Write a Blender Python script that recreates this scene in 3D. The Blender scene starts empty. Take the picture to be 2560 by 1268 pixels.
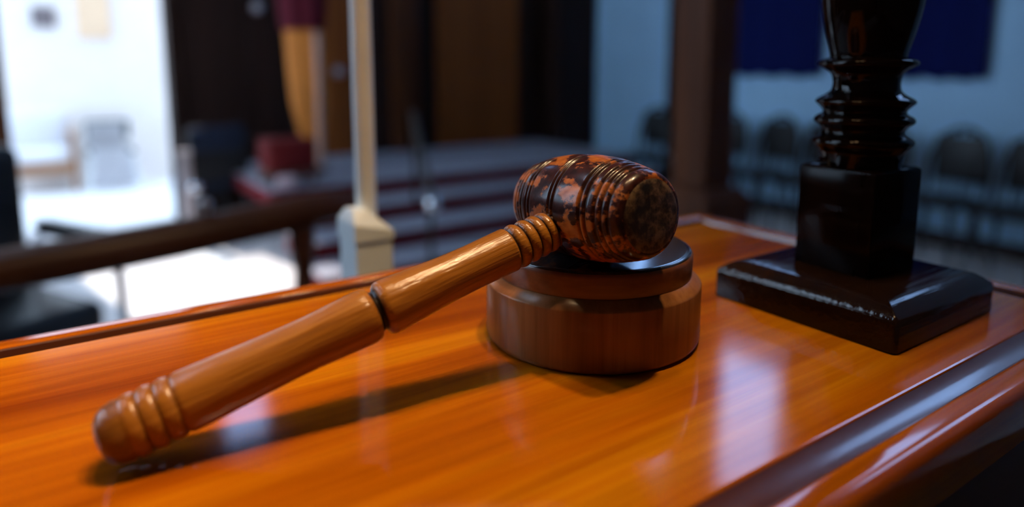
import bpy, bmesh, math, random
from mathutils import Vector, Matrix
random.seed(7)
R = math.radians
S = bpy.context.scene
C = S.collection

# ------------------------------------------------------------------ camera, world, sun, exposure
FLOOR_Z = 0.0
DESK_Z = 1.22            # desk top above the hall floor (the desk stands on a low dais)
DAIS_Z = 0.36
ANG = R(34.55)           # the room and the desk are turned by this angle to the camera
CA, SA = math.cos(ANG), math.sin(ANG)

cam_d = bpy.data.cameras.new('camera')
cam = bpy.data.objects.new('camera', cam_d); C.objects.link(cam)
cam.location = (0, 0, DESK_Z + 0.16)
cam.rotation_euler = (R(90 - 8.46), 0, 0)
cam_d.sensor_width = 36.0
cam_d.lens = 1723.0 / 2560.0 * 36.0
cam_d.shift_y = -(634 - 415) / 2560.0
cam_d.clip_start = 0.02; cam_d.clip_end = 100
cam_d.dof.use_dof = True
cam_d.dof.focus_distance = 0.355
cam_d.dof.aperture_fstop = 2.6
S.camera = cam

S.view_settings.view_transform = 'Standard'
S.view_settings.look = 'None'
S.view_settings.gamma = 1.0
S.view_settings.use_curve_mapping = False
S.view_settings.exposure = 0.0

W = bpy.data.worlds.new('daylight'); S.world = W; W.use_nodes = True
bg = W.node_tree.nodes['Background']
bg.inputs[0].default_value = (0.56, 0.76, 1.0, 1); bg.inputs[1].default_value = 8.0

sun_d = bpy.data.lights.new('sun', 'SUN'); sun_d.energy = 8.0; sun_d.angle = R(0.6); sun_d.color = (1.0, 0.95, 0.9)
sun = bpy.data.objects.new('sun', sun_d); C.objects.link(sun)
sd = Vector((0.20, -1.0, -1.0))                       # travel direction in room axes (u, v, z)
sdw = Vector((sd.x * CA - sd.y * SA, sd.x * SA + sd.y * CA, sd.z))
sun.rotation_euler = sdw.to_track_quat('-Z', 'Y').to_euler()

def UV(u, v, z=0.0):
    return Vector((u * CA - v * SA, u * SA + v * CA, z))

# ------------------------------------------------------------------ materials
MATS = {}
def nodes(name):
    m = bpy.data.materials.new(name); m.use_nodes = True
    nt = m.node_tree; b = nt.nodes['Principled BSDF']
    MATS[name] = m
    return m, nt, b
def nd(nt, t, **kw):
    n = nt.nodes.new(t)
    for k, v in kw.items():
        if k in n.inputs.keys() if isinstance(k, str) else False: n.inputs[k].default_value = v
        else: setattr(n, k, v)
    return n
def ramp(nt, stops):
    r = nt.nodes.new('ShaderNodeValToRGB'); e = r.color_ramp.elements
    e[0].position, e[0].color = stops[0][0], (*stops[0][1], 1)
    e[1].position, e[1].color = stops[-1][0], (*stops[-1][1], 1)
    for p, c in stops[1:-1]:
        x = e.new(p); x.color = (*c, 1)
    return r
def set_spec(b, rough, spec=0.5, coat=0.0, coat_r=0.1, metal=0.0):
    b.inputs['Roughness'].default_value = rough
    b.inputs['Specular IOR Level'].default_value = spec
    b.inputs['Coat Weight'].default_value = coat
    b.inputs['Coat Roughness'].default_value = coat_r
    b.inputs['Metallic'].default_value = metal
def coords(nt, scale):
    tc = nt.nodes.new('ShaderNodeTexCoord'); mp = nt.nodes.new('ShaderNodeMapping')
    mp.inputs['Scale'].default_value = scale
    nt.links.new(tc.outputs['Object'], mp.inputs['Vector'])
    return mp
def bump(nt, b, height, strength, dist=0.001):
    bp = nt.nodes.new('ShaderNodeBump'); bp.inputs['Strength'].default_value = strength; bp.inputs['Distance'].default_value = dist
    nt.links.new(height, bp.inputs['Height']); nt.links.new(bp.outputs['Normal'], b.inputs['Normal'])
    return bp

def wood(name, dark, mid, light, axis='X', freq=60.0, rough=0.3, coat=0.0, coat_r=0.12, spec=0.5, bumpk=0.15, stain=None):
    """long-grained wood: noise stretched along the grain plus fine pores"""
    m, nt, b = nodes(name)
    lo = freq * 0.045
    sc = {'X': (lo, freq, freq), 'Y': (freq, lo, freq), 'Z': (freq, freq, lo)}[axis]
    mp = coords(nt, sc)
    n1 = nd(nt, 'ShaderNodeTexNoise'); n1.inputs['Scale'].default_value = 0.55; n1.inputs['Detail'].default_value = 6; n1.inputs['Roughness'].default_value = 0.62; n1.inputs['Distortion'].default_value = 0.6
    nt.links.new(mp.outputs[0], n1.inputs['Vector'])
    r1 = ramp(nt, [(0.30, dark), (0.50, mid), (0.70, light)])
    nt.links.new(n1.outputs['Fac'], r1.inputs['Fac'])
    n2 = nd(nt, 'ShaderNodeTexNoise'); n2.inputs['Scale'].default_value = 5.0; n2.inputs['Detail'].default_value = 3
    nt.links.new(mp.outputs[0], n2.inputs['Vector'])
    r2 = ramp(nt, [(0.35, (0.72, 0.68, 0.62)), (0.6, (1, 1, 1))])
    nt.links.new(n2.outputs['Fac'], r2.inputs['Fac'])
    mx = nd(nt, 'ShaderNodeMix', data_type='RGBA', blend_type='MULTIPLY'); mx.inputs[0].default_value = 0.6
    nt.links.new(r1.outputs[0], mx.inputs[6]); nt.links.new(r2.outputs[0], mx.inputs[7])
    out = mx.outputs[2]
    if stain:
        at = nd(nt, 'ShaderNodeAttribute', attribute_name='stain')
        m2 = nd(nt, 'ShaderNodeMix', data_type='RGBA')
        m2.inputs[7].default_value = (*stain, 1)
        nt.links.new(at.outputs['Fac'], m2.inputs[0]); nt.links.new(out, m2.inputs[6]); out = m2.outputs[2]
    nt.links.new(out, b.inputs['Base Color'])
    set_spec(b, rough, spec, coat, coat_r)
    bp = bump(nt, b, n2.outputs['Fac'], bumpk, 0.0006)
    if bumpk >= 0.5: nt.links.new(bp.outputs['Normal'], b.inputs['Coat Normal'])   # open grain shows through the varnish
    return m

def plain(name, col, rough=0.5, spec=0.4, metal=0.0, var=0.12, scale=30.0, coat=0.0, bumpk=0.0):
    m, nt, b = nodes(name)
    mp = coords(nt, (scale,) * 3)
    n = nd(nt, 'ShaderNodeTexNoise'); n.inputs['Scale'].default_value = 1.0; n.inputs['Detail'].default_value = 4
    nt.links.new(mp.outputs[0], n.inputs['Vector'])
    r = ramp(nt, [(0.3, tuple(c * (1 - var) for c in col)), (0.7, tuple(min(1, c * (1 + var)) for c in col))])
    nt.links.new(n.outputs['Fac'], r.inputs['Fac']); nt.links.new(r.outputs[0], b.inputs['Base Color'])
    set_spec(b, rough, spec, coat, 0.1, metal)
    if bumpk: bump(nt, b, n.outputs['Fac'], bumpk, 0.002)
    return m

def worn_head(name):
    """orange wood under old, chipped, near-black lacquer"""
    m, nt, b = nodes(name)
    mp = coords(nt, (44, 44, 34))
    n1 = nd(nt, 'ShaderNodeTexNoise'); n1.inputs['Scale'].default_value = 1.6; n1.inputs['Detail'].default_value = 8; n1.inputs['Roughness'].default_value = 0.64
    nt.links.new(mp.outputs[0], n1.inputs['Vector'])
    r1 = ramp(nt, [(0.495, (0, 0, 0)), (0.54, (1, 1, 1))])
    nt.links.new(n1.outputs['Fac'], r1.inputs['Fac'])
    n2 = nd(nt, 'ShaderNodeTexNoise'); n2.inputs['Scale'].default_value = 6.0; n2.inputs['Detail'].default_value = 4
    nt.links.new(mp.outputs[0], n2.inputs['Vector'])
    wd = ramp(nt, [(0.3, (0.24, 0.055, 0.008)), (0.7, (0.46, 0.14, 0.022))]); nt.links.new(n2.outputs['Fac'], wd.inputs['Fac'])
    lk = ramp(nt, [(0.3, (0.010, 0.004, 0.005)), (0.7, (0.055, 0.014, 0.009))]); nt.links.new(n2.outputs['Fac'], lk.inputs['Fac'])
    mx = nd(nt, 'ShaderNodeMix', data_type='RGBA')
    nt.links.new(r1.outputs[0], mx.inputs[0]); nt.links.new(lk.outputs[0], mx.inputs[6]); nt.links.new(wd.outputs[0], mx.inputs[7])
    at = nd(nt, 'ShaderNodeAttribute', attribute_name='stain')
    m2 = nd(nt, 'ShaderNodeMix', data_type='RGBA'); m2.inputs[7].default_value = (0.02, 0.009, 0.007, 1)
    nt.links.new(at.outputs['Fac'], m2.inputs[0]); nt.links.new(mx.outputs[2], m2.inputs[6])
    nt.links.new(m2.outputs[2], b.inputs['Base Color'])
    rr = nd(nt, 'ShaderNodeMapRange'); rr.inputs[3].default_value = 0.28; rr.inputs[4].default_value = 0.42
    nt.links.new(r1.outputs[0], rr.inputs[0]); nt.links.new(rr.outputs[0], b.inputs['Roughness'])
    b.inputs['Specular IOR Level'].default_value = 0.12
    b.inputs['Coat Weight'].default_value = 0.4; b.inputs['Coat Roughness'].default_value = 0.16
    ad = nd(nt, 'ShaderNodeMath', operation='SUBTRACT'); nt.links.new(n2.outputs['Fac'], ad.inputs[0]); nt.links.new(r1.outputs[0], ad.inputs[1])
    bump(nt, b, ad.outputs[0], 0.35, 0.0005)
    return m

def worn_face(name):
    """bruised grey-brown end grain with dark pits and paler scuffs"""
    m, nt, b = nodes(name)
    mp = coords(nt, (90, 90, 90))
    n1 = nd(nt, 'ShaderNodeTexNoise'); n1.inputs['Scale'].default_value = 1.5; n1.inputs['Detail'].default_value = 8; n1.inputs['Roughness'].default_value = 0.75
    nt.links.new(mp.outputs[0], n1.inputs['Vector'])
    r = ramp(nt, [(0.42, (0.010, 0.007, 0.006)), (0.5, (0.05, 0.028, 0.014)), (0.60, (0.17, 0.105, 0.05))])
    nt.links.new(n1.outputs['Fac'], r.inputs['Fac']); nt.links.new(r.outputs[0], b.inputs['Base Color'])
    set_spec(b, 0.5, 0.4); bump(nt, b, n1.outputs['Fac'], 0.5, 0.0008)
    return m

def emit(name, col, k):
    m, nt, b = nodes(name)
    b.inputs['Base Color'].default_value = (*col, 1)
    b.inputs['Emission Color'].default_value = (*col, 1); b.inputs['Emission Strength'].default_value = k
    return m

def glass(name, rough=0.0, col=(0.95, 0.97, 1)):
    m, nt, b = nodes(name)
    b.inputs['Base Color'].default_value = (*col, 1); b.inputs['Transmission Weight'].default_value = 1.0
    b.inputs['Roughness'].default_value = rough; b.inputs['IOR'].default_value = 1.1
    return m

wood('desk_wood', (0.19, 0.028, 0.0005), (0.41, 0.100, 0.001), (0.63, 0.23, 0.003), 'X', 30, 0.34, 0.9, 0.09, spec=0.0, bumpk=0.12)
wood('desk_groove_dark', (0.055, 0.013, 0.004), (0.085, 0.020, 0.005), (0.12, 0.03, 0.007), 'X', 34, 0.30, 0.6, 0.10, bumpk=0.1)  # darker red-brown tone for the groove and the rim's inner wall
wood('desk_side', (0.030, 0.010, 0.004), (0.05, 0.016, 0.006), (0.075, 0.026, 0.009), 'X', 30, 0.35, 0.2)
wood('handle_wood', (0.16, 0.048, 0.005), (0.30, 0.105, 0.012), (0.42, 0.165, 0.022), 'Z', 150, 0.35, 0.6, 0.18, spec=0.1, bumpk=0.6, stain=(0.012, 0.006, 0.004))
worn_head('head_lacquer'); worn_face('head_face')
wood('block_wood', (0.18, 0.065, 0.018), (0.28, 0.110, 0.032), (0.38, 0.165, 0.055), 'Z', 60, 0.4, 0.25, 0.2, spec=0.05, bumpk=0.2)
wood('block_disc', (0.11, 0.038, 0.012), (0.17, 0.06, 0.018), (0.23, 0.088, 0.028), 'X', 70, 0.4, 0.3, 0.15, spec=0.2)
plain('block_top', (0.018, 0.014, 0.014), 0.16, 0.5, var=0.4, scale=60, coat=0.5)
wood('ebony', (0.003, 0.0013, 0.0009), (0.005, 0.002, 0.0012), (0.009, 0.003, 0.0015), 'Z', 60, 0.4, 0.40, 0.05, spec=0.0, bumpk=0.2)
wood('ebony_satin', (0.003, 0.0013, 0.0009), (0.005, 0.002, 0.0012), (0.009, 0.003, 0.0015), 'Z', 60, 0.5, 0.14, 0.12, spec=0.0, bumpk=0.2)
wood('plate_wood', (0.008, 0.003, 0.002), (0.013, 0.005, 0.0025), (0.024, 0.009, 0.004), 'X', 60, 0.4, 0.6, 0.10, spec=0.0, bumpk=0.5)
wood('rail_wood', (0.06, 0.018, 0.007), (0.11, 0.034, 0.012), (0.17, 0.055, 0.02), 'X', 20, 0.4)
wood('panel_dark', (0.018, 0.009, 0.007), (0.026, 0.012, 0.009), (0.036, 0.016, 0.012), 'Z', 9, 0.5, spec=0.15)
wood('panel_brown', (0.19, 0.05, 0.010), (0.26, 0.072, 0.014), (0.33, 0.10, 0.02), 'Z', 9, 0.5, spec=0.15)
wood('column_wood', (0.05, 0.016, 0.007), (0.085, 0.027, 0.011), (0.12, 0.036, 0.010), 'Z', 12, 0.5, spec=0.12)
wood('chair_wood', (0.28, 0.13, 0.06), (0.38, 0.19, 0.09), (0.46, 0.24, 0.12), 'X', 20, 0.45)
plain('chair_black', (0.016, 0.018, 0.020), 0.45, 0.3)
plain('leather_black', (0.012, 0.014, 0.017), 0.4, 0.4, bumpk=0.3)
plain('navy_fabric', (0.014, 0.022, 0.045), 0.8, 0.2)
plain('blue_cloth', (0.004, 0.008, 0.075), 0.85, 0.1)
plain('wall_blue', (0.38, 0.62, 0.86), 0.8, 0.2, var=0.05, scale=3)
plain('plaster', (0.11, 0.085, 0.065), 0.85, 0.2, var=0.04, scale=3)
plain('white_plaster', (0.92, 0.86, 0.83), 0.85, 0.2, var=0.03, scale=3)
plain('floor_tile', (0.72, 0.68, 0.68), 0.35, 0.4, var=0.05, scale=4)
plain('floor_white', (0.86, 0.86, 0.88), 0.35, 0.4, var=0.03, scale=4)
plain('red_carpet', (0.16, 0.008, 0.014), 0.9, 0.2, var=0.25, scale=60)
plain('tread_sheen', (0.30, 0.29, 0.34), 0.6, 0.4, var=0.15, scale=40)  # daylight sheen on the carpeted treads, painted in as grey
plain('red_seat', (0.12, 0.007, 0.008), 0.7, 0.2)
plain('crimson', (0.10, 0.006, 0.016), 0.85, 0.2)
plain('orange_cloth', (0.62, 0.20, 0.03), 0.7, 0.25, var=0.15)
plain('pale_cloth', (0.62, 0.38, 0.30), 0.8, 0.2)
plain('pink_cloth', (0.75, 0.55, 0.58), 0.8, 0.2, var=0.05)
plain('white_cloth', (0.80, 0.80, 0.84), 0.8, 0.2, var=0.04)
plain('white_paint', (0.88, 0.95, 1.0), 0.4, 0.4, var=0.04)
plain('grey_curtain', (0.40, 0.40, 0.40), 0.85, 0.2)
plain('chrome', (0.75, 0.76, 0.80), 0.18, 0.5, metal=1.0, var=0.03)
plain('grey_metal', (0.42, 0.38, 0.40), 0.35, 0.5, metal=0.6, var=0.1)
plain('brass', (0.55, 0.38, 0.16), 0.3, 0.5, metal=1.0)
plain('grey_plastic', (0.05, 0.065, 0.06), 0.5, 0.3)
plain('poster_peach', (0.90, 0.66, 0.45), 0.7, 0.2, var=0.06, scale=12)
plain('picture_dark', (0.20, 0.17, 0.18), 0.6, 0.2, var=0.5, scale=40)
plain('ceiling_paint', (0.10, 0.09, 0.08), 0.9, 0.2, var=0.03, scale=2)
plain('dais_carpet', (0.05, 0.03, 0.03), 0.9, 0.2, var=0.2, scale=60)
plain('dark_metal', (0.05, 0.04, 0.035), 0.4, 0.5, metal=0.7)
emit('bulb_glow', (1.0, 0.66, 0.36), 30.0)
glass('window_glass'); glass('tinted_glass', 0.0, (0.42, 0.55, 0.80))

# ------------------------------------------------------------------ mesh helpers
def bm_new(): return bmesh.new()
def box(bm, a, b, bev=0.0, seg=2):
    a = Vector(a); b = Vector(b)
    r = bmesh.ops.create_cube(bm, size=1.0)
    vs = r['verts']
    for v in vs: v.co = Vector((a[i] + (b[i] - a[i]) * (v.co[i] + 0.5) for i in range(3)))
    if bev:
        es = list({e for v in vs for e in v.link_edges})
        bmesh.ops.bevel(bm, geom=es, offset=bev, segments=seg, profile=0.5, affect='EDGES')
    return bm
def frame_from(t):
    t = t.normalized(); ref = Vector((0, 0, 1)) if abs(t.z) < 0.95 else Vector((1, 0, 0))
    n = t.cross(ref).normalized(); return n, n.cross(t).normalized()
def tube(bm, pts, rad, seg=12, cap=True):
    pts = [Vector(p) for p in pts]; rings = []
    rads = rad if isinstance(rad, (list, tuple)) else [rad] * len(pts)
    for i, p in enumerate(pts):
        t = (pts[min(i + 1, len(pts) - 1)] - pts[max(i - 1, 0)])
        n, b_ = frame_from(t)
        rings.append([bm.verts.new(p + (n * math.cos(k * 2 * math.pi / seg) + b_ * math.sin(k * 2 * math.pi / seg)) * rads[i]) for k in range(seg)])
    for A, B in zip(rings, rings[1:]):
        for k in range(seg): bm.faces.new((A[k], A[(k + 1) % seg], B[(k + 1) % seg], B[k]))
    if cap:
        bm.faces.new(rings[0][::-1]); bm.faces.new(rings[-1])
    return bm
def lathe(bm, prof, seg=96, closed_ends=True):
    """prof: (z, r) or (z, r, stain) rings along local z"""
    lay = bm.verts.layers.float.get('stain') or bm.verts.layers.float.new('stain')
    rings = []
    for q in prof:
        z, r = q[0], q[1]; st = q[2] if len(q) > 2 else 0.0
        if r < 1e-6:
            v = bm.verts.new((0, 0, z)); v[lay] = st; rings.append([v]); continue
        ring = []
        for k in range(seg):
            v = bm.verts.new((r * math.cos(2 * math.pi * k / seg), r * math.sin(2 * math.pi * k / seg), z)); v[lay] = st
            ring.append(v)
        rings.append(ring)
    for A, B in zip(rings, rings[1:]):
        for k in range(seg):
            k2 = (k + 1) % seg
            if len(A) == 1 and len(B) == 1: continue
            if len(A) == 1: bm.faces.new((A[0], B[k2], B[k]))
            elif len(B) == 1: bm.faces.new((A[k], A[k2], B[0]))
            else: bm.faces.new((A[k], A[k2], B[k2], B[k]))
    if closed_ends:
        if len(rings[0]) > 1: bm.faces.new(rings[0][::-1])
        if len(rings[-1]) > 1: bm.faces.new(rings[-1])
    return bm
def smooth_prof(pts, sub=6):
    """Catmull-Rom through (z, r) control points"""
    out = []
    P = [pts[0]] + list(pts) + [pts[-1]]
    for i in range(1, len(P) - 2):
        p0, p1, p2, p3 = P[i - 1], P[i], P[i + 1], P[i + 2]
        for k in range(sub):
            t = k / sub
            out.append(tuple(0.5 * ((2 * p1[j]) + (-p0[j] + p2[j]) * t + (2 * p0[j] - 5 * p1[j] + 4 * p2[j] - p3[j]) * t * t + (-p0[j] + 3 * p1[j] - 3 * p2[j] + p3[j]) * t ** 3) for j in range(2)))
    out.append(tuple(pts[-1][:2]))
    return out
def obj(name, bm, mat, parent=None, loc=None, rotz=None, matrix=None, smooth=None):
    bmesh.ops.recalc_face_normals(bm, faces=bm.faces)
    me = bpy.data.meshes.new(name); bm.to_mesh(me); bm.free()
    me.materials.append(MATS[mat])
    if smooth is not None:
        for p in me.polygons: p.use_smooth = True
        me.set_sharp_from_angle(angle=R(smooth))
    o = bpy.data.objects.new(name, me); C.objects.link(o)
    if parent: o.parent = parent
    if loc is not None: o.location = loc
    if rotz is not None: o.rotation_euler = (0, 0, rotz)
    if matrix is not None: o.matrix_basis = matrix
    return o
def tag(o, label, cat, group=None):
    o['label'] = label; o['category'] = cat
    if group: o['group'] = group
    return o
def thing(name, label, cat, loc=(0, 0, 0), rotz=0.0, group=None):
    o = bpy.data.objects.new(name, None); C.objects.link(o); o.empty_display_size = 0.05
    o.location = loc; o.rotation_euler = (0, 0, rotz)
    return tag(o, label, cat, group)
def struct(name, bm, mat, parent=None, smooth=None):
    o = obj(name, bm, mat, parent, smooth=smooth)
    if not parent:
        o['kind'] = 'structure'; o.rotation_euler = (0, 0, ANG)
    return o
def relabel(o, label): o['label'] = label; return o
def axis_matrix(loc, zdir, xref=Vector((0, 0, 1))):
    z = zdir.normalized(); x = (xref - z * xref.dot(z)).normalized(); y = z.cross(x)
    M = Matrix((x, y, z)).transposed().to_4x4(); M.translation = loc
    return M
def copy_tree(o, parent=None):
    c = o.copy(); C.objects.link(c); c.parent = parent
    for ch in o.children: copy_tree(ch, c)
    return c

# ------------------------------------------------------------------ the hall (room axes u, v)
U0, U1, V0, V1, HC = -3.2, 5.6, -2.6, 6.62, 6.3
DU0, DU1, DH = -0.19, 0.96, 3.3                     # doorway in the far left wall
WZ0, WZ1 = 3.95, 5.75                               # clerestory windows
bm = bm_new(); box(bm, (U0, V0, -0.12), (U1, V1 + 0.2, 0)); floor = struct('floor', bm, 'floor_tile')
bm = bm_new(); box(bm, (0.80, 1.9, 0.0), (1.06, V1, 0.004)); struct('pale_floor_strip', bm, 'floor_white', floor)  # whiter strip running along the floor
SK = (-2.5, -1.1, 2.6, 4.8)                          # skylight (u0, u1, v0, v1)
bm = bm_new()
for a_, b_ in (((U0 - .2, V0 - .2), (U1 + .2, SK[2])), ((U0 - .2, SK[3]), (U1 + .2, V1 + .2)), ((U0 - .2, SK[2]), (SK[0], SK[3])), ((SK[1], SK[2]), (U1 + .2, SK[3]))):
    box(bm, (*a_, HC), (*b_, HC + .15))
struct('ceiling', bm, 'ceiling_paint')

def wall_with_holes(name, mat, along, a0, a1, fixed0, fixed1, z0, z1, holes):
    """a wall along u or v with rectangular openings (a0, a1, z0, z1), built from blocks"""
    bm = bm_new()
    def blk(p0, p1, q0, q1):
        if p1 - p0 < 1e-4 or q1 - q0 < 1e-4: return
        if along == 'u': box(bm, (p0, fixed0, q0), (p1, fixed1, q1))
        else: box(bm, (fixed0, p0, q0), (fixed1, p1, q1))
    cuts = sorted({a0, a1, *[h[0] for h in holes], *[h[1] for h in holes]})
    for p0, p1 in zip(cuts, cuts[1:]):
        hs = sorted([(h[2], h[3]) for h in holes if h[0] <= p0 + 1e-6 and h[1] >= p1 - 1e-6]); q = z0
        for h0, h1 in hs: blk(p0, p1, q, h0); q = h1
        blk(p0, p1, q, z1)
    return struct(name, bm, mat)
left_wins = [(1.2, 1.68)]; LZ = (4.2, 4.75)
right_wins = [(3.65, 5.5), (2.09, 3.02), (0.34, 1.27)]
wl = wall_with_holes('wall_left', 'panel_dark', 'u', U0, U1 + .2, V1, V1 + .2, 0, HC,
                     [(DU0, DU1, 0, DH)] + [(a, b, *LZ) for a, b in left_wins])
wr = wall_with_holes('wall_right', 'wall_blue', 'v', V0, V1, U1, U1 + .2, 0, HC, [(a, b, WZ0, WZ1) for a, b in right_wins])
bm = bm_new(); box(bm, (U0, V0 - .2, 0), (U1 + .2, V0, HC)); struct('wall_back', bm, 'plaster')
near_fill_wins = [(2.6, 4.2), (4.6, 6.3)]  # unseen windows, added and sized to brighten the right wall
wall_with_holes('wall_near', 'plaster', 'v', V0, V1, U0 - .2, U0, 0, HC, [(a, b, 2.0, 5.2) for a, b in near_fill_wins])

def window(n, along, a, b, f0, WZ0=WZ0, WZ1=WZ1, gm='tinted_glass'):
    bm = bm_new(); w = 0.05
    def bar(p0, p1, q0, q1):
        if along == 'u': box(bm, (p0, f0 + .06, q0), (p1, f0 + .12, q1))
        else: box(bm, (f0 + .06, p0, q0), (f0 + .12, p1, q1))
    bar(a, b, WZ0, WZ0 + w); bar(a, b, WZ1 - w, WZ1); bar(a, a + w, WZ0 + w, WZ1 - w); bar(b - w, b, WZ0 + w, WZ1 - w)
    fr = struct('window_%d' % n, bm, 'panel_brown')
    bm = bm_new()
    if along == 'u': box(bm, (a + w, f0 + .085, WZ0 + w), (b - w, f0 + .089, WZ1 - w))
    else: box(bm, (f0 + .085, a + w, WZ0 + w), (f0 + .089, b - w, WZ1 - w))
    struct('pane', bm, gm, fr)
k = 1
for a, b in left_wins: window(k, 'u', a, b, V1, *LZ); k += 1
for a, b in right_wins: window(k, 'v', a, b, U1); k += 1

for a, b in near_fill_wins: window(k, 'v', a, b, U0 - .2, 2.0, 5.2, 'window_glass'); k += 1
bm = bm_new()
for a_, b_ in (((SK[0], SK[2]), (SK[0] + .06, SK[3])), ((SK[1] - .06, SK[2]), (SK[1], SK[3])), ((SK[0] + .06, SK[2]), (SK[1] - .06, SK[2] + .06)), ((SK[0] + .06, SK[3] - .06), (SK[1] - .06, SK[3]))):
    box(bm, (*a_, HC + .02), (*b_, HC + .10))
sk_ = struct('window_%d' % k, bm, 'panel_brown')
bm = bm_new(); box(bm, (SK[0] + .06, SK[2] + .06, HC + .05), (SK[1] - .06, SK[3] - .06, HC + .055)); struct('pane', bm, 'window_glass', sk_)
# wooden wainscot on the far left wall: panels and pilasters as pieces of the wall
def piece(name, a, b, mat, bev=0.0, parent=wl):
    bm = bm_new(); box(bm, a, b, bev); return struct(name, bm, mat, parent)
PZ = 2.75
for u0, u1, mat, th in ((U0, DU0 - .12, 'panel_dark', .03), (DU1 + .10, 1.62, 'panel_dark', .03), (1.64, 2.10, 'panel_dark', .03),
                        (2.16, 2.62, 'panel_brown', .03), (2.66, 2.98, 'panel_dark', .03), (3.36, 3.52, 'panel_dark', .03),
                        (3.56, 4.62, 'panel_brown', .04), (4.66, 5.6, 'panel_dark', .04)):
    piece('panel', (u0, V1 - th, 0.0), (u1, V1 - .001, PZ), mat, .006)
piece('pilaster', (3.02, V1 - .10, 0.0), (3.32, V1 - .001, PZ), 'column_wood', .012)
piece('pilaster', (5.0, V1 - .30, 0.0), (5.58, V1 - .05, PZ), 'panel_dark', .012)
piece('cornice', (DU1 + .10, V1 - .07, PZ), (U1, V1 - .001, PZ + .12), 'panel_brown', .01)
# doorway casing
bm = bm_new()
box(bm, (DU0 - .12, V1 - .05, 0), (DU0, V1 + .2, DH + .12), .006)
dr = struct('trim_1', bm, 'column_wood')
bm = bm_new(); box(bm, (DU1, V1 - .05, 0), (DU1 + .09, V1 + .2, DH + .12), .006); struct('trim_2', bm, 'panel_dark')
bm = bm_new(); box(bm, (DU0, V1 - .05, DH), (DU1, V1 + .2, DH + .12), .006); struct('trim_3', bm, 'panel_dark')
# dark pilaster on the right wall
piece('pilaster', (U1 - .12, 4.92, 0), (U1 - .001, 5.10, 3.2), 'panel_dark', .01, wr)
bm = bm_new(); box(bm, (U1 - .02, V0, 0), (U1 - .001, 4.9, .12)); struct('baseboard_right', bm, 'panel_dark')

# open court behind the doorway
bm = bm_new(); box(bm, (U0, V1 + .2, -.12), (4.0, 9.4, -0.001)); struct('floor_court', bm, 'floor_white')
bm = bm_new(); box(bm, (U0, 9.2, 0), (4.0, 9.4, 3.6)); struct('wall_court', bm, 'white_plaster')
bm = bm_new(); box(bm, (1.7, V1 + .2, 0), (1.9, 9.2, 3.6)); struct('wall_court_side', bm, 'white_plaster')

# dais under the desk
bm = bm_new(); box(bm, (-1.6, V0, 0.0), (2.4, 1.80, DAIS_Z), .01); struct('floor_dais', bm, 'dais_carpet')

# carpeted platform with four steps
plat = None
for i in range(4):
    v0 = 3.90 + i * 0.36; z = 0.12 * (i + 1)
    u1 = 4.9
    bm = bm_new(); box(bm, (1.32, v0, 0.12 * i), (u1, V1 - .045 if i == 3 else v0 + .36 + .0, z - .012))
    if plat is None: plat = struct('floor_platform', bm, 'red_carpet')
    else: struct('riser', bm, 'red_carpet', plat)
    bm = bm_new(); box(bm, (1.31, v0 - .015, z - .012), (u1, (V1 - .045) if i == 3 else v0 + .36, z), .003); struct('tread', bm, 'tread_sheen', plat)

# ------------------------------------------------------------------ desk
desk = thing('desk', 'varnished orange-brown wooden desk carrying the gavel, with a grooved border round its top', 'desk', UV(0.116, 0.304, DAIS_Z), ANG)
DZ = DESK_Z - DAIS_Z
hu, hv = 0.466, 0.184                    # half sizes of the top
RW, GW = 0.019, 0.014                    # rim width, groove width
TH = 0.028
def loft(bm, loops):
    rings = [[bm.verts.new(p) for p in lp] for lp in loops]
    for A, B in zip(rings, rings[1:]):
        n = len(A)
        for k in range(n): bm.faces.new((A[k], A[(k + 1) % n], B[(k + 1) % n], B[k]))
    bm.faces.new(rings[0][::-1]); bm.faces.new(rings[-1])
def rect(d, z): return [(-hu + d, -hv + d, z), (hu - d, -hv + d, z), (hu - d, hv - d, z), (-hu + d, hv - d, z)]
fi = RW + GW
bm = bm_new()
loft(bm, [rect(fi, DZ - TH), rect(fi, DZ - .0010), rect(fi + .0004, DZ - .0003), rect(fi + .0014, DZ)])
obj('top_board', bm, 'desk_wood', desk)
def groove_piece(side):
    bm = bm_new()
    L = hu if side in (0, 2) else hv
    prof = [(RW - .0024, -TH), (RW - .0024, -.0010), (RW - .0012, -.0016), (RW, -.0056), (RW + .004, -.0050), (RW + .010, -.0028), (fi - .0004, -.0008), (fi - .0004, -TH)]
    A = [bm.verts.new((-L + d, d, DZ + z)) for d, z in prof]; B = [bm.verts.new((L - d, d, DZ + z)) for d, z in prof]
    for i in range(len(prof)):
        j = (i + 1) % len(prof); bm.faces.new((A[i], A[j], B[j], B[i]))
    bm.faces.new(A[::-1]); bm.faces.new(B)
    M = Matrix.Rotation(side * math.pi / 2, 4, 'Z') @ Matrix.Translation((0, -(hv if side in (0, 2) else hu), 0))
    relabel(obj('groove_strip', bm, 'desk_groove_dark', desk, matrix=M, smooth=30), 'dark sunken strip of the border')
for s_ in range(4): groove_piece(s_)
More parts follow.
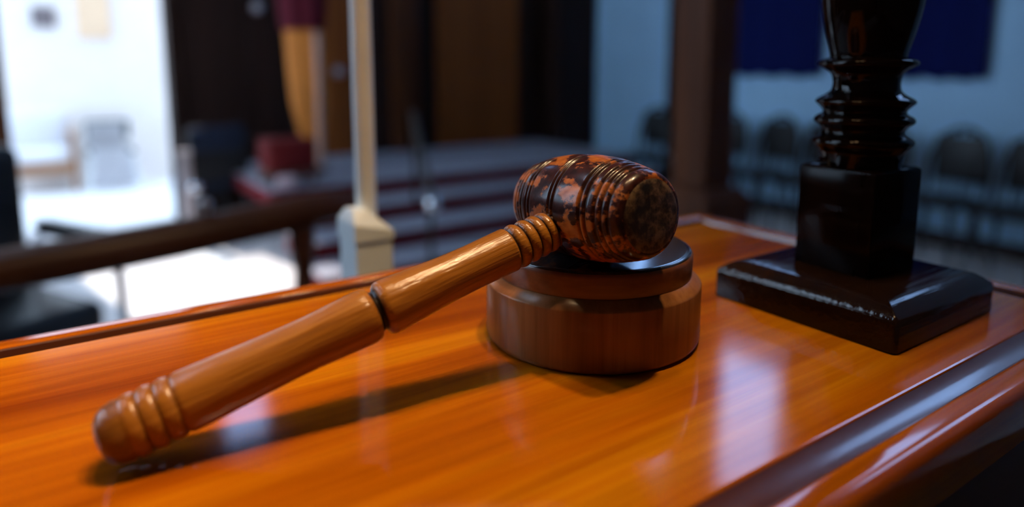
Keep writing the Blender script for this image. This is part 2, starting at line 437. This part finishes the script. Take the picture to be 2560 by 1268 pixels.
def rim(side):
    """one mitred length of edge moulding"""
    bm = bm_new()
    L = hu if side in (0, 2) else hv
    prof = [(0.0, -TH), (0.0, -.004), (.0012, -.0016), (.004, -.0002), (.008, 0.0), (RW - .0045, 0.0), (RW - .003, -.0004), (RW - .0024, -.0010), (RW - .0024, -TH)]
    A = [bm.verts.new((-L + d, d, DZ + z)) for d, z in prof]; B = [bm.verts.new((L - d, d, DZ + z)) for d, z in prof]
    for i in range(len(prof)):
        j = (i + 1) % len(prof); bm.faces.new((A[i], A[j], B[j], B[i]))
    bm.faces.new(A[::-1]); bm.faces.new(B)
    M = Matrix.Rotation(side * math.pi / 2, 4, 'Z') @ Matrix.Translation((0, -(hv if side in (0, 2) else hu), 0))
    obj('edge_moulding', bm, 'desk_wood', desk, matrix=M, smooth=50)
for s_ in range(4): rim(s_)
for nm, a, b in (('front_panel', (-hu + .03, -hv + .012, 0), (hu - .03, -hv + .032, DZ - TH)), ('back_panel', (-hu + .03, hv - .032, 0), (hu - .03, hv - .012, DZ - TH)),
                 ('side_panel', (-hu + .012, -hv + .012, 0), (-hu + .03, hv - .012, DZ - TH)), ('side_panel', (hu - .03, -hv + .012, 0), (hu - .012, hv - .012, DZ - TH))):
    bm = bm_new(); box(bm, a, b); obj(nm, bm, 'desk_side', desk)
bm = bm_new(); box(bm, (-hu + .005, -hv + .005, 0), (hu - .005, -hv + .012, .09), .002); obj('plinth', bm, 'desk_side', desk)

# ------------------------------------------------------------------ sounding block
BC = Vector((0.048, 0.398, DESK_Z))
blk = thing('sounding_block', 'round stepped brown wooden sounding block under the gavel head', 'sounding block', BC)
bm = bm_new()
lathe(bm, [(0, .0605), (.0008, .0615), (.002, .0626), (.004, .0632), (.0338, .0632), (.0346, .0629), (.0352, .0622), (.0392, .0584), (.0396, .0572), (.0396, 0)], 128)
obj('base', bm, 'block_wood', blk, smooth=40)
bm = bm_new()
lathe(bm, [(.0394, 0), (.0394, .0574), (.0400, .0576), (.0505, .0580), (.0518, .0578), (.0528, .0570)], 128, False)
obj('upper_disc', bm, 'block_disc', blk, smooth=40)
bm = bm_new()
lathe(bm, [(.0526, 0), (.0526, .0571), (.0533, .0567), (.0539, .0557), (.0542, .0540), (.0542, 0)], 128)
relabel(obj('striking_plate', bm, 'block_top', blk, smooth=40), 'glossy black top of the block')

# ------------------------------------------------------------------ gavel
GH = Vector((0.0427, 0.3663, DESK_Z + 0.0831))      # centre of the head
GN = Vector((0.5689, -0.8194, 0.0704)).normalized()  # head axis towards the near face
gavel = thing('gavel', 'worn wooden gavel lying with its head on the sounding block', 'gavel', (GH.x, GH.y, DESK_Z + .0542))
gl = GH - Vector((GH.x, GH.y, DESK_Z + .0542))
h = 0.0447; Rm, Re = 0.0285, 0.0212
grooves = [(g * q, d, w) for q in (1, -1) for g, d, w in ((.035, .0010, .0014), (.47, .0012, .0016), (.55, .0012, .0016), (.68, .0011, .0014), (.765, .0011, .0014), (.85, .0010, .0014))]
prof = []
N = 260
for i in range(N + 1):
    s = -1 + 2 * i / N; z = s * h
    r = Re + (Rm - Re) * (1 - abs(s) ** 2.1); st = 0
    for g0, dp, wd in grooves:
        q = math.exp(-((z - g0 * h) / (wd * .55)) ** 2); r -= dp * q; st = max(st, .85 * q)
    e = (1 - abs(s)) * h
    if e < .004: r -= .0022 * (1 - math.sqrt(max(0, 1 - ((.004 - e) / .004) ** 2)))
    prof.append((z, r, st))
bm = bm_new(); lathe(bm, prof, 112)
headM = axis_matrix(gl, GN)
head = obj('head', bm, 'head_lacquer', gavel, matrix=headM, smooth=60)
re_ = prof[-1][1]
for sg in (1, -1):
    bm = bm_new()
    pf = [(h - .0030, re_ + .0014), (h - .0018, re_ + .0011), (h - .0006, re_ + .0003), (h + .0003, re_ - .0010), (h + .0009, re_ - .003), (h + .0011, re_ * .5), (h + .0011, 0)]
    lathe(bm, pf if sg > 0 else [(-z, r) for z, r in pf][::-1], 112, False)
    f_ = obj('striking_face', bm, 'head_face', head, smooth=60)
    if sg > 0: f_['label'] = 'scuffed dark end face'

H0 = gl + Vector((-0.001, 0.0, -0.0030))
tip = Vector((-0.1580, 0.2545, DESK_Z + .0142)) - Vector((GH.x, GH.y, DESK_Z + .0542))
HD = (tip - H0).normalized()
cp = []   # handle profile: (distance from head centre, radius, stain)
def seg_(pts): cp.extend(pts)
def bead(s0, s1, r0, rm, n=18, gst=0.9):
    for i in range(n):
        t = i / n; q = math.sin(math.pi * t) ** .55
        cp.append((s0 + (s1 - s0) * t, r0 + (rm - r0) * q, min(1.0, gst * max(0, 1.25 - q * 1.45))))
cp.append((.012, .0095)); cp.append((.0255, .0098, .5))
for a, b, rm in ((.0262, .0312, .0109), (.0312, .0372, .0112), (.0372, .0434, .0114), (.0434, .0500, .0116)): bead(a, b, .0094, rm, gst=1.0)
cp.append((.0500, .0099, 1.0)); cp.append((.0506, .0102, .9)); cp.append((.0512, .0112, .0))
body = smooth_prof([(.0518, .01145), (.060, .01140), (.075, .01120), (.092, .01165), (.108, .0126), (.1185, .01315), (.1215, .0127), (.1228, .0116)], 6)
cp.extend(body)
cp.extend([(.1234, .0100, 1.0), (.1245, .0094, 1.0), (.1258, .0100, 1.0), (.1264, .0112, .3)])
body = smooth_prof([(.1268, .0119), (.1290, .01265), (.1325, .0129), (.142, .0125), (.158, .0118), (.175, .0119), (.195, .0125), (.2085, .0129), (.2112, .0128), (.2125, .0122)], 6)
cp.extend(body)
for a, b, rm in ((.2130, .2196, .0131), (.2196, .2262, .0132), (.2262, .2328, .0132)): bead(a, b, .0119, rm, gst=.35)
for i in range(1, 13):
    t = i / 12 * math.pi / 2; cp.append((.2332 + .0105 * math.sin(t), .0119 + .0 if i == 0 else (.0128 * math.cos(t) ** .5 if i < 12 else 0), .42))
bm = bm_new(); lathe(bm, cp, 80)
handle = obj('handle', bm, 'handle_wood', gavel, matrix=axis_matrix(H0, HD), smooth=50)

# ------------------------------------------------------------------ turned column on its square plate
KC = Vector((0.2272, 0.4468, DESK_Z))
col = thing('turned_column', 'near-black turned wooden column on a square plate standing on the desk', 'column', KC)
def rounded_plate(bm, s, z0, z1, prof, cr, n=8):
    """square of side s with rounded corners, lofted through (inset, z)"""
    loops = []
    for d, z in prof:
        lp = []; hs = s / 2 - d; r = max(cr - d, .0006)
        for q, (sx, sy) in enumerate(((1, 1), (-1, 1), (-1, -1), (1, -1))):
            for i in range(n + 1):
                t = (q + i / n) * math.pi / 2
                lp.append((sx * (hs - r) + r * math.cos(t), sy * (hs - r) + r * math.sin(t), z))
        loops.append(lp)
    loft(bm, loops)
bm = bm_new()
rounded_plate(bm, .124, 0, .027, [(.0008, 0), (0, .001), (0, .0175), (.0004, .0186), (.0012, .0198), (.0050, .0228), (.0085, .0250), (.0100, .0257), (.0125, .0262), (.0140, .0264), (.03, .0266)], .0032)
obj('base_plate', bm, 'plate_wood', col, rotz=ANG, smooth=35)
kc2 = Vector((0.0024, 0.0030, 0))
bm = bm_new()
rounded_plate(bm, .0525, 0, 0, [(0.0004, .0260), (0, .0268), (0, .0915), (.0006, .0928), (.0022, .0938), (.009, .0945), (.016, .0946)], .0012, 4)
obj('square_block', bm, 'ebony_satin', col, loc=kc2, rotz=R(32), smooth=35)
pts = [(.0940, .0250), (.0975, .0252), (.1010, .0256), (.1035, .0262), (.1060, .0284), (.1085, .0302), (.1105, .0303), (.1125, .0286), (.1150, .0252), (.1175, .0247), (.1200, .0264),
       (.1222, .0294), (.1240, .0299), (.1258, .0286), (.1278, .0252), (.1300, .0247), (.1325, .0268), (.1348, .0292), (.1362, .0294), (.1378, .0276), (.1400, .0236), (.1425, .0208), (.1460, .0199),
       (.1500, .0201), (.1540, .0216), (.1572, .0262), (.1590, .0290), (.1606, .0292), (.1622, .0276), (.1636, .0232), (.1650, .0224), (.1720, .0240), (.1820, .0266), (.1950, .0290), (.2080, .0298),
       (.2250, .0296), (.2550, .0270), (.2950, .0230), (.3250, .0205), (.3350, .0210), (.3390, .0255), (.3430, .0260), (.3470, .0215), (.3520, .0210), (.3580, .0250), (.3640, .0330), (.3660, .0)]
bm = bm_new(); lathe(bm, smooth_prof(pts, 4)[:-4] + [(.3660, .0330), (.3660, 0)], 96)
shaft = obj('turned_shaft', bm, 'ebony', col, loc=kc2, smooth=60)
bm = bm_new(); rounded_plate(bm, .074, 0, 0, [(.001, .366), (0, .367), (0, .379), (.001, .380)], .002, 3); obj('capital', bm, 'ebony', col, loc=kc2, rotz=ANG, smooth=35)
bm = bm_new(); lathe(bm, [(.380 + .056 * (1 - math.cos(math.pi * i / 24)) / 2, .028 * math.sin(math.pi * i / 24)) for i in range(25)], 48); obj('ball_finial', bm, 'ebony', col, loc=kc2, smooth=60)

# ------------------------------------------------------------------ white post with a pole behind the desk
wp = thing('white_post', 'slim white pole rising from a square white post behind the desk', 'post', UV(.262, .640, DAIS_Z), ANG)
zt = DESK_Z - DAIS_Z
bm = bm_new(); loft(bm, [[(x * .0190 * k_, y * .0215 * k_, z) for x, y in ((-1, -1), (1, -1), (1, 1), (-1, 1))] for k_, z in ((1.25, 0), (1.25, .04), (1, .05), (1, zt - .012))])
obj('post_body', bm, 'white_paint', wp)
bm = bm_new(); loft(bm, [[(x * .0205, y * .0230, zt - .012) for x, y in ((-1, -1), (1, -1), (1, 1), (-1, 1))], [(x * .0205, y * .0230, zt - .004 + (.010 if x < 0 else 0)) for x, y in ((-1, -1), (1, -1), (1, 1), (-1, 1))],
                         [(-.010 + x * .007, y * .010, zt + .018) for x, y in ((-1, -1), (1, -1), (1, 1), (-1, 1))]]); obj('post_cap', bm, 'white_paint', wp)
bm = bm_new(); tube(bm, [(.004, .006, zt - .02), (.004, .006, zt + 1.0)], .0103, 20); obj('pole', bm, 'white_paint', wp, smooth=50)

# ------------------------------------------------------------------ balustrade at the dais edge
bal = thing('balustrade', 'dark brown wooden rail on a turned end post at the edge of the dais', 'rail', UV(0.50, 1.68, DAIS_Z), ANG)
bm = bm_new()
rp = []
for i in range(25):
    t = i / 24; u = -1.9 + 2.10 * t
    rp.append(Vector((u, .02 * math.sin(t * 7), .585 + .085 * t ** 2.2)))
prof = [(y_ * 1.12, z_ * 1.22) for y_, z_ in [(.034, -.026), (.040, -.010), (.038, .008), (.028, .024), (.010, .033), (-.010, .033), (-.028, .024), (-.038, .008), (-.040, -.010), (-.034, -.026), (-.018, -.034), (.018, -.034)]]
rings = []
for i, p in enumerate(rp):
    k_ = 1.0 if i < 23 else (.86 if i == 23 else .45)
    rings.append([bm.verts.new(p + Vector((0, y * k_, z * k_))) for y, z in prof])
for A, B in zip(rings, rings[1:]):
    for k_ in range(12): bm.faces.new((A[k_], A[(k_ + 1) % 12], B[(k_ + 1) % 12], B[k_]))
bm.faces.new(rings[0]); bm.faces.new(rings[-1])
obj('hand_rail', bm, 'rail_wood', bal, smooth=50)
for pu, pk in ((0.0, .63 / .58), (-1.62, .57 / .58)):
    bm = bm_new(); lathe(bm, [(z * pk, r) for z, r in smooth_prof([(0, .036), (.05, .036), (.07, .026), (.12, .022), (.30, .034), (.40, .028), (.46, .022), (.50, .030), (.545, .031), (.58, .030)], 5)], 28)
    obj('post', bm, 'rail_wood', bal, loc=(pu + .02, 0, 0), smooth=50)
bm = bm_new(); lathe(bm, [(.0, .012), (.012, .012)] + [(.012 + .030 * (1 - math.cos(math.pi * i / 12)) / 2, .001 + .016 * math.sin(math.pi * i / 12)) for i in range(13)], 20)
obj('knob', bm, 'grey_metal', bal, loc=(-.20, .0, .672), smooth=50)

# ------------------------------------------------------------------ black armchair at the left edge
ac = thing('armchair', 'black leather armchair with chrome arms at the left edge of the picture', 'armchair', Vector((-1.86, 2.32, 0)), R(62))
bm = bm_new(); box(bm, (-.28, -.27, .40), (.28, .27, .52), .045, 4); obj('seat', bm, 'leather_black', ac, smooth=60)
bm = bm_new(); box(bm, (-.28, .20, .50), (.28, .33, 1.07), .05, 4); obj('backrest', bm, 'leather_black', ac, smooth=60)
for sx in (-1, 1):
    bm = bm_new(); tube(bm, [(sx * .33, .28, .48), (sx * .33, .27, .66), (sx * .33, .20, .71), (sx * .33, -.20, .71), (sx * .33, -.27, .66), (sx * .33, -.29, .30), (sx * .33, -.30, .02)], .016, 12); obj('arm_frame', bm, 'chrome', ac, smooth=60)
    bm = bm_new(); box(bm, (sx * .33 - .035, -.20, .715), (sx * .33 + .035, .22, .76), .015, 3); obj('arm_pad', bm, 'leather_black', ac, smooth=60)
    bm = bm_new(); tube(bm, [(sx * .33, -.30, .02), (sx * .33, .30, .02), (sx * .33, .29, .48)], .016, 12); obj('leg_frame', bm, 'chrome', ac, smooth=60)
bm = bm_new(); tube(bm, [(-.33, -.05, .40), (.33, -.05, .40)], .014, 10); obj('cross_bar', bm, 'chrome', ac, smooth=60)

# ------------------------------------------------------------------ side chairs along the right wall
def windsor(name, label, group):
    t = thing(name, label, 'chair', (0, 0, 0), 0, group)
    bm = bm_new(); box(bm, (-.21, -.21, .43), (.21, .21, .47), .018, 3); obj('seat', bm, 'chair_black', t, smooth=60)
    pts = []
    for i in range(17):
        a = math.pi * i / 16; pts.append((-.20 * math.cos(a), .19 + .09 * math.sin(a) ** .8, .47 + .46 * math.sin(a) ** .55 if 0 < i < 16 else .46))
    bm = bm_new(); tube(bm, pts, .017, 10); obj('back_hoop', bm, 'chair_black', t, smooth=60)
    for x in (-.12, -.06, 0, .06, .12):
        zt_ = .47 + .46 * math.sin(math.acos(-x / .20)) ** .55
        bm = bm_new(); tube(bm, [(x * .8, .18, .46), (x, .19 + .09 * math.sin(math.acos(-x / .2)) ** .8, zt_)], .011, 8); obj('spindle', bm, 'chair_black', t, smooth=60)
    bm = bm_new(); box(bm, (-.165, .225, .56), (.165, .262, .88), .012); obj('back_splat', bm, 'chair_black', t, smooth=60)
    for sx in (-1, 1):
        for sy in (-1, 1):
            bm = bm_new(); tube(bm, [(sx * .16, sy * .16, .44), (sx * .20, sy * .20, 0)], [.020, .014], 10); obj('leg', bm, 'chair_black', t, smooth=60)
    bm = bm_new(); tube(bm, [(-.18, -.02, .20), (.18, -.02, .20)], .011, 8); obj('stretcher', bm, 'chair_black', t, smooth=60)
    return t
spots = [5.02 - .475 * i for i in range(8)]
nth = ['second', 'third', 'fourth', 'fifth', 'sixth', 'seventh']
labs = ['dark hoop-back chair left of the brown wooden column, farthest in the row'] + ['dark hoop-back chair against the blue wall, %s from the far end of the row' % n for n in nth] + ['dark hoop-back chair at the right edge of the picture, nearest in the row']
proto = windsor('side_chair', labs[0], 'dark chairs along the blue wall')
for i, v in enumerate(spots):
    o = proto if i == 0 else copy_tree(proto)
    o.location = UV(5.02 + .03 * math.sin(i * 2.3), v, 0); o.rotation_euler = (0, 0, ANG - math.pi / 2 + .08 * math.sin(i * 1.7)); o['label'] = labs[i]

# ------------------------------------------------------------------ hangings on the right wall
def hanging(name, label, cat, mat, v0, v1, z0, z1, amp, folds, group=None):
    t = thing(name, label, cat, UV(U1 - .06, (v0 + v1) / 2, z0), ANG, group)
    bm = bm_new(); n = 60; w = v1 - v0
    rows = []
    for side in (0, 1):
        for k_ in range(5):
            z = (z1 - z0) * k_ / 4
            rows.append((side, [bm.verts.new((amp * math.sin(folds * 2 * math.pi * i / n) * (1 - .3 * k_ / 4) + side * .006 - .003, -w / 2 + w * i / n, z + .01 * math.sin(i * .35) * (k_ == 0))) for i in range(n + 1)]))
    f, b_ = [r for s, r in rows if s == 0], [r for s, r in rows if s == 1]
    for g in (f, b_):
        for A, B in zip(g, g[1:]):
            for i in range(n): bm.faces.new((A[i], A[i + 1], B[i + 1], B[i]))
    for i in range(n):
        bm.faces.new((f[0][i], f[0][i + 1], b_[0][i + 1], b_[0][i])); bm.faces.new((f[-1][i], f[-1][i + 1], b_[-1][i + 1], b_[-1][i]))
    for k_ in range(4):
        for i in (0, n): bm.faces.new((f[k_][i], f[k_ + 1][i], b_[k_ + 1][i], b_[k_][i]))
    obj('cloth', bm, mat, t, smooth=60)
    bm = bm_new(); tube(bm, [(0, -w / 2 - .06, z1 - z0 + .012), (0, w / 2 + .06, z1 - z0 + .012)], .014, 12); obj('rod', bm, 'brass', t, smooth=60)
    return t
hanging('wall_hanging', 'deep blue cloth hanging on the wall, left of the turned column', 'hanging', 'blue_cloth', 3.40, 4.30, 1.27, 3.1, .012, 3, 'blue wall hangings')
hanging('wall_hanging', 'deep blue cloth hanging on the wall, right of the turned column', 'hanging', 'blue_cloth', 2.14, 2.78, 1.27, 3.1, .012, 2, 'blue wall hangings')
hanging('curtain', 'pale grey curtain at the right edge of the picture', 'curtain', 'grey_curtain', .95, 1.80, 1.05, 3.3, .03, 6)

# ------------------------------------------------------------------ brown wooden column in the hall
wc = thing('wooden_column', 'tall brown wooden column on a plinth behind the far desk corner', 'column', Vector((0.905, 3.25, 0)), ANG)
bm = bm_new(); box(bm, (-.17, -.17, 0), (.17, .17, .72), .012); obj('plinth', bm, 'column_wood', wc)
bm = bm_new(); loft(bm, [[(x * k_, y * k_, z) for x, y in ((-1, -1), (1, -1), (1, 1), (-1, 1))] for k_, z in ((.165, .72), (.165, .75), (.128, .80))]); obj('base_moulding', bm, 'column_wood', wc)
bm = bm_new(); box(bm, (-.10, -.10, .80), (.10, .10, 3.2), .008); obj('shaft', bm, 'column_wood', wc)
bm = bm_new(); box(bm, (-.15, -.15, 3.2), (.15, .15, 3.32), .02); obj('capital', bm, 'column_wood', wc)

# ------------------------------------------------------------------ furled flag on the platform
PF = .48
ff = thing('furled_flag', 'furled orange and crimson flag on a pole standing on the red platform', 'flag', Vector((-1.70, 5.72, PF)), 0)
bm = bm_new(); lathe(bm, [(0, .16), (.02, .16), (.04, .10), (.07, .03), (.09, .03)], 28); obj('stand', bm, 'dark_metal', ff, smooth=50)
bm = bm_new(); tube(bm, [(0, 0, .05), (0, 0, 2.55)], .016, 12); obj('pole', bm, 'brass', ff, smooth=50)
def furl(z0, z1, rb, rt, n=40, m=12, off0=.0):
    bm = bm_new(); rings = []
    for k_ in range(m + 1):
        t = k_ / m; r = rb + (rt - rb) * min(1, t * 2.2)
        rings.append([bm.verts.new(((r * (1 + .16 * math.cos(7 * a + t))) * math.cos(a) + off0 * (1 - t), r * (1 + .16 * math.cos(7 * a + t)) * math.sin(a) * .8, z0 + (z1 - z0) * t)) for a in [2 * math.pi * i / n for i in range(n)]])
    for A, B in zip(rings, rings[1:]):
        for i in range(n): bm.faces.new((A[i], A[(i + 1) % n], B[(i + 1) % n], B[i]))
    bm.faces.new(rings[0][::-1]); bm.faces.new(rings[-1]); return bm
obj('orange_cloth', furl(.10, 1.17, .06, .135, off0=.05), 'orange_cloth', ff, smooth=70)
obj('crimson_cloth', furl(1.17, 2.25, .16, .20), 'crimson', ff, smooth=70)
bm = bm_new(); tube(bm, [(.115, -.06, .06), (.125, -.085, .5), (.13, -.085, 1.15)], .026, 12); relabel(obj('fringe', bm, 'pale_cloth', ff, smooth=60), 'pale pinkish edge of the flag')
bm = bm_new(); lathe(bm, [(2.55 + .10 * (1 - math.cos(math.pi * i / 12)) / 2, .028 * math.sin(math.pi * i / 12)) for i in range(13)], 20); obj('finial', bm, 'brass', ff, smooth=50)

# ------------------------------------------------------------------ dark chair and red stool near the platform
dc = thing('upholstered_chair', 'dark chair with a navy padded back in front of the dark panelling', 'chair', Vector((-2.56, 5.76, 0)), ANG + R(10)); dc.scale = (1.08, 1.0, .93)
bm = bm_new(); box(bm, (-.22, -.22, .38), (.22, .22, .48), .03, 3); obj('seat', bm, 'navy_fabric', dc, smooth=60)
bm = bm_new(); box(bm, (-.21, -.25, .72), (.21, -.18, .94), .025, 3); obj('back_pad', bm, 'navy_fabric', dc, smooth=60)
bm = bm_new(); box(bm, (-.20, -.235, .46), (.20, -.195, .73), .006); obj('back_panel', bm, 'chair_black', dc)
for sx in (-1, 1):
    bm = bm_new(); box(bm, (sx * .205 - .018, -.24, 0), (sx * .205 + .018, -.20, .90), .004); obj('rear_post', bm, 'chair_black', dc)
    bm = bm_new(); box(bm, (sx * .195 - .018, .18, 0), (sx * .195 + .018, .215, .39), .004); obj('leg', bm, 'chair_black', dc)
bm = bm_new(); box(bm, (-.20, .185, .26), (.20, .205, .38)); obj('apron', bm, 'chair_black', dc)

rs = thing('stool', 'red upholstered stool between the dark chair and the furled flag', 'stool', UV(1.54, 5.25, PF), ANG)
bm = bm_new(); box(bm, (-.18, -.16, .10), (.18, .16, .34), .025, 3); obj('seat', bm, 'red_seat', rs, smooth=60)
bm = bm_new(); box(bm, (-.185, -.165, .06), (.185, .165, .105), .006); obj('seat_frame', bm, 'rail_wood', rs)
for sx in (-.15, .15):
    for sy in (-.13, .13):
        bm = bm_new(); tube(bm, [(sx, sy, .07), (sx * 1.05, sy * 1.05, 0)], [.02, .015], 10); obj('leg', bm, 'rail_wood', rs, smooth=50)

fc = thing('folded_cloth', 'pinkish white folded cloth lying on the platform before the red stool', 'cloth', UV(1.46, 5.03, PF), ANG)
for k_ in range(4):
    bm = bm_new(); box(bm, (-.07 + .004 * k_, -.035, .021 * k_), (.07 - .003 * k_, .035, .021 * k_ + .0205), .008, 3); obj('fold', bm, 'pink_cloth', fc, smooth=60)

# ball-topped stand by the doorway
st = thing('metal_stand', 'pale metal stand with a glass ball beside the bright doorway', 'stand', UV(0.90, 5.72, 0), ANG)
bm = bm_new(); lathe(bm, [(0, .12), (.015, .12), (.03, .05), (.05, .03)], 24); obj('foot', bm, 'grey_metal', st, smooth=50)
bm = bm_new(); box(bm, (-.038, -.038, .04), (.038, .038, .70), .006); obj('stem', bm, 'grey_metal', st)
bm = bm_new(); box(bm, (-.045, -.045, .70), (.045, .045, .72), .005); obj('cap', bm, 'grey_metal', st)
bm = bm_new(); lathe(bm, [(.44 - .055 * math.cos(math.pi * i / 16), .055 * math.sin(math.pi * i / 16)) for i in range(17)], 24); obj('ball', bm, 'chrome', st, loc=(.05, -.05, 0), smooth=60)

# sloping hand rail over the steps
hr = thing('stair_rail', 'sloping dull metal hand rail with a round end knob over the red steps', 'handrail', UV(2.0, 3.88, 0), ANG)
bm = bm_new(); tube(bm, [(0, -.10, .52), (.30, .75, 1.02)], .024, 12); obj('rail', bm, 'dark_metal', hr, smooth=50)
bm = bm_new(); tube(bm, [(0, -.07, 0), (0, -.07, .53)], .018, 12); obj('post', bm, 'dark_metal', hr, smooth=50)
bm = bm_new(); tube(bm, [(.28, .70, .36), (.28, .70, .98)], .018, 12); obj('post', bm, 'dark_metal', hr, smooth=50)
bm = bm_new(); lathe(bm, [(-.05 * math.cos(math.pi * i / 14), .05 * math.sin(math.pi * i / 14)) for i in range(15)], 20); obj('knob', bm, 'chrome', hr, loc=(-.01, -.12, .51), smooth=60)

# two round hooks on the panelling
for lab, X, Y, z in (('round metal wall hook on the dark panelling above the dark chair', 1.72, V1 - .03, 1.88), ('round metal wall hook on the brown panelling beside the white pole', 2.46, V1 - .03, 1.30)):
    t = thing('wall_hook', lab, 'hook', UV(X, Y, z), ANG, 'round hooks on the panelling')
    bm = bm_new(); lathe(bm, [(0, .05), (.012, .05), (.02, .02)], 20); obj('rose', bm, 'grey_metal', t, matrix=Matrix.Rotation(R(90), 4, 'X'), smooth=50)
    bm = bm_new(); lathe(bm, [(.02, .014), (.05, .014), (.055, .032), (.075, .038), (.09, .024), (.092, 0)], 20); obj('knob', bm, 'grey_metal', t, matrix=Matrix.Rotation(R(90), 4, 'X'), smooth=50)

# ------------------------------------------------------------------ things in the court
wcb = thing('wooden_armchair', 'wooden armchair with white cushions against the white court wall', 'armchair', Vector((-5.14, 7.45, 0)), ANG)
for sx in (-1, 1):
    for y, zt_ in ((.26, .93), (-.26, .62)):
        bm = bm_new(); box(bm, (sx * .30 - .025, y - .025, 0), (sx * .30 + .025, y + .025, zt_), .005); obj('leg', bm, 'chair_wood', wcb)
    bm = bm_new(); box(bm, (sx * .30 - .03, -.30, .60), (sx * .30 + .03, .28, .63), .006); obj('arm', bm, 'chair_wood', wcb)
bm = bm_new(); box(bm, (-.30, .24, .87), (.30, .28, .93), .006); obj('top_rail', bm, 'chair_wood', wcb)
bm = bm_new(); box(bm, (-.29, -.27, .20), (.29, .25, .32), .006); obj('seat_frame', bm, 'chair_wood', wcb)
bm = bm_new(); box(bm, (-.27, -.26, .32), (.27, .20, .46), .04, 4); obj('seat_cushion', bm, 'white_cloth', wcb, smooth=60)
bm = bm_new(); box(bm, (-.27, .12, .46), (.27, .24, .86), .04, 4); obj('back_cushion', bm, 'white_cloth', wcb, smooth=60)

cc = thing('court_chair', 'grey chair in the court, standing right of the wooden armchair', 'chair', Vector((-4.47, 7.62, 0)), ANG)
bm = bm_new(); box(bm, (-.22, -.20, .40), (.22, .22, .44), .012, 2); obj('seat', bm, 'grey_plastic', cc, smooth=60)
bm = bm_new(); box(bm, (-.22, .19, .54), (.22, .225, .74), .012, 2); obj('backrest', bm, 'grey_plastic', cc, smooth=60)
for sx in (-1, 1):
    bm = bm_new(); tube(bm, [(sx * .21, .21, .74), (sx * .21, .20, .42), (sx * .26, .24, 0)], .013, 10); obj('leg', bm, 'white_paint', cc, smooth=60)
    bm = bm_new(); tube(bm, [(sx * .20, -.18, .41), (sx * .25, -.22, 0)], .013, 10); obj('leg', bm, 'white_paint', cc, smooth=60)
def drape(x0, x1, flare):
    bm = bm_new(); path = [(-.14, .03), (-.205, .14), (-.215, .30), (-.20, .449), (.02, .452), (.17, .452), (.180, .60), (.182, .72)]
    n = 12; A = []
    for y, z in path:
        w = 1 + flare * max(0, .45 - z)
        A.append([bm.verts.new((((x0 + x1) / 2 + (x1 - x0) / 2 * w * (2 * i / n - 1)) + (.05 * flare if z < .4 else 0), y - .012 * math.sin(i * 1.6) * (z < .44), z)) for i in range(n + 1)])
    for P, Q in zip(A, A[1:]):
        for i in range(n): bm.faces.new((P[i], P[i + 1], Q[i + 1], Q[i]))
    r = bmesh.ops.solidify(bm, geom=bm.faces[:], thickness=.006)
    return bm
dcl = obj('draped_cloth', drape(-.20, .16, .5), 'white_cloth', loc=Vector((-4.47, 7.62, 0.0)), rotz=ANG, smooth=60)
tag(dcl, 'white cloth draped over the grey court chair', 'cloth')

def flat_frame(name, label, cat, px_u, z, w, hgt, mat_in, mat_fr):
    t = thing(name, label, cat, UV(px_u, 9.195, z), ANG)
    bm = bm_new(); box(bm, (-w / 2, -.02, -hgt / 2), (w / 2, 0, hgt / 2)); obj('frame', bm, mat_fr, t)
    bm = bm_new(); box(bm, (-w / 2 + .02, -.024, -hgt / 2 + .02), (w / 2 - .02, -.019, hgt / 2 - .02)); obj('picture', bm, mat_in, t)
flat_frame('framed_picture', 'small dark framed picture high on the white court wall', 'picture', .14, 1.88, .21, .21, 'picture_dark', 'picture_dark')
flat_frame('wall_poster', 'peach-coloured poster on the white court wall', 'poster', .606, 1.94, .33, .56, 'poster_peach', 'poster_peach')

# ------------------------------------------------------------------ lamp bar over the desk
LH = 1.3
lf = thing('ceiling_lamp', 'dark lamp bar with three warm shaded bulbs hanging above the desk', 'lamp', Vector((.03, .375, DESK_Z + LH)), R(4))
bm = bm_new(); box(bm, (-.42, -.02, .10), (.42, .02, .13), .006); obj('bar', bm, 'dark_metal', lf)
for x in (-.35, .35):
    bm = bm_new(); tube(bm, [(x, 0, .12), (x, 0, HC - DESK_Z - LH)], .006, 8); obj('hanging_rod', bm, 'dark_metal', lf, smooth=50)
for x in (-.18, 0, .18):
    bm = bm_new(); tube(bm, [(x, 0, .105), (x, 0, .045)], .018, 16); sk = obj('socket', bm, 'dark_metal', lf, smooth=50)
    bm = bm_new(); lathe(bm, [(.05, .012), (.035, .016), (.02, .026), (.0, .030), (-.018, .024), (-.028, .012), (-.030, 0)], 24); obj('bulb', bm, 'bulb_glow', sk, loc=(x, 0, 0), smooth=60)
    bm = bm_new(); lathe(bm, [(.055, .022), (.04, .034), (.01, .050), (.0, .054), (.0, .056), (.012, .053), (.042, .037), (.058, .022)], 28, False); obj('shade', bm, 'dark_metal', sk, loc=(x, 0, 0), smooth=60)
    for kind, en in (('SPOT', 34.0), ('POINT', 5.0)):
        ld = bpy.data.lights.new('bulb_light', kind); ld.energy = en; ld.color = (1.0, 0.68, 0.36); ld.shadow_soft_size = .03
        lo = bpy.data.objects.new('bulb_light', ld); C.objects.link(lo); lo.parent = lf; lo.location = (x, 0, -.065)
        if kind == 'SPOT':
            ld.spot_size = R(42); ld.spot_blend = 1.0
            lo.rotation_euler = Vector((-.38, -.01, -LH)).to_track_quat('-Z', 'Y').to_euler()
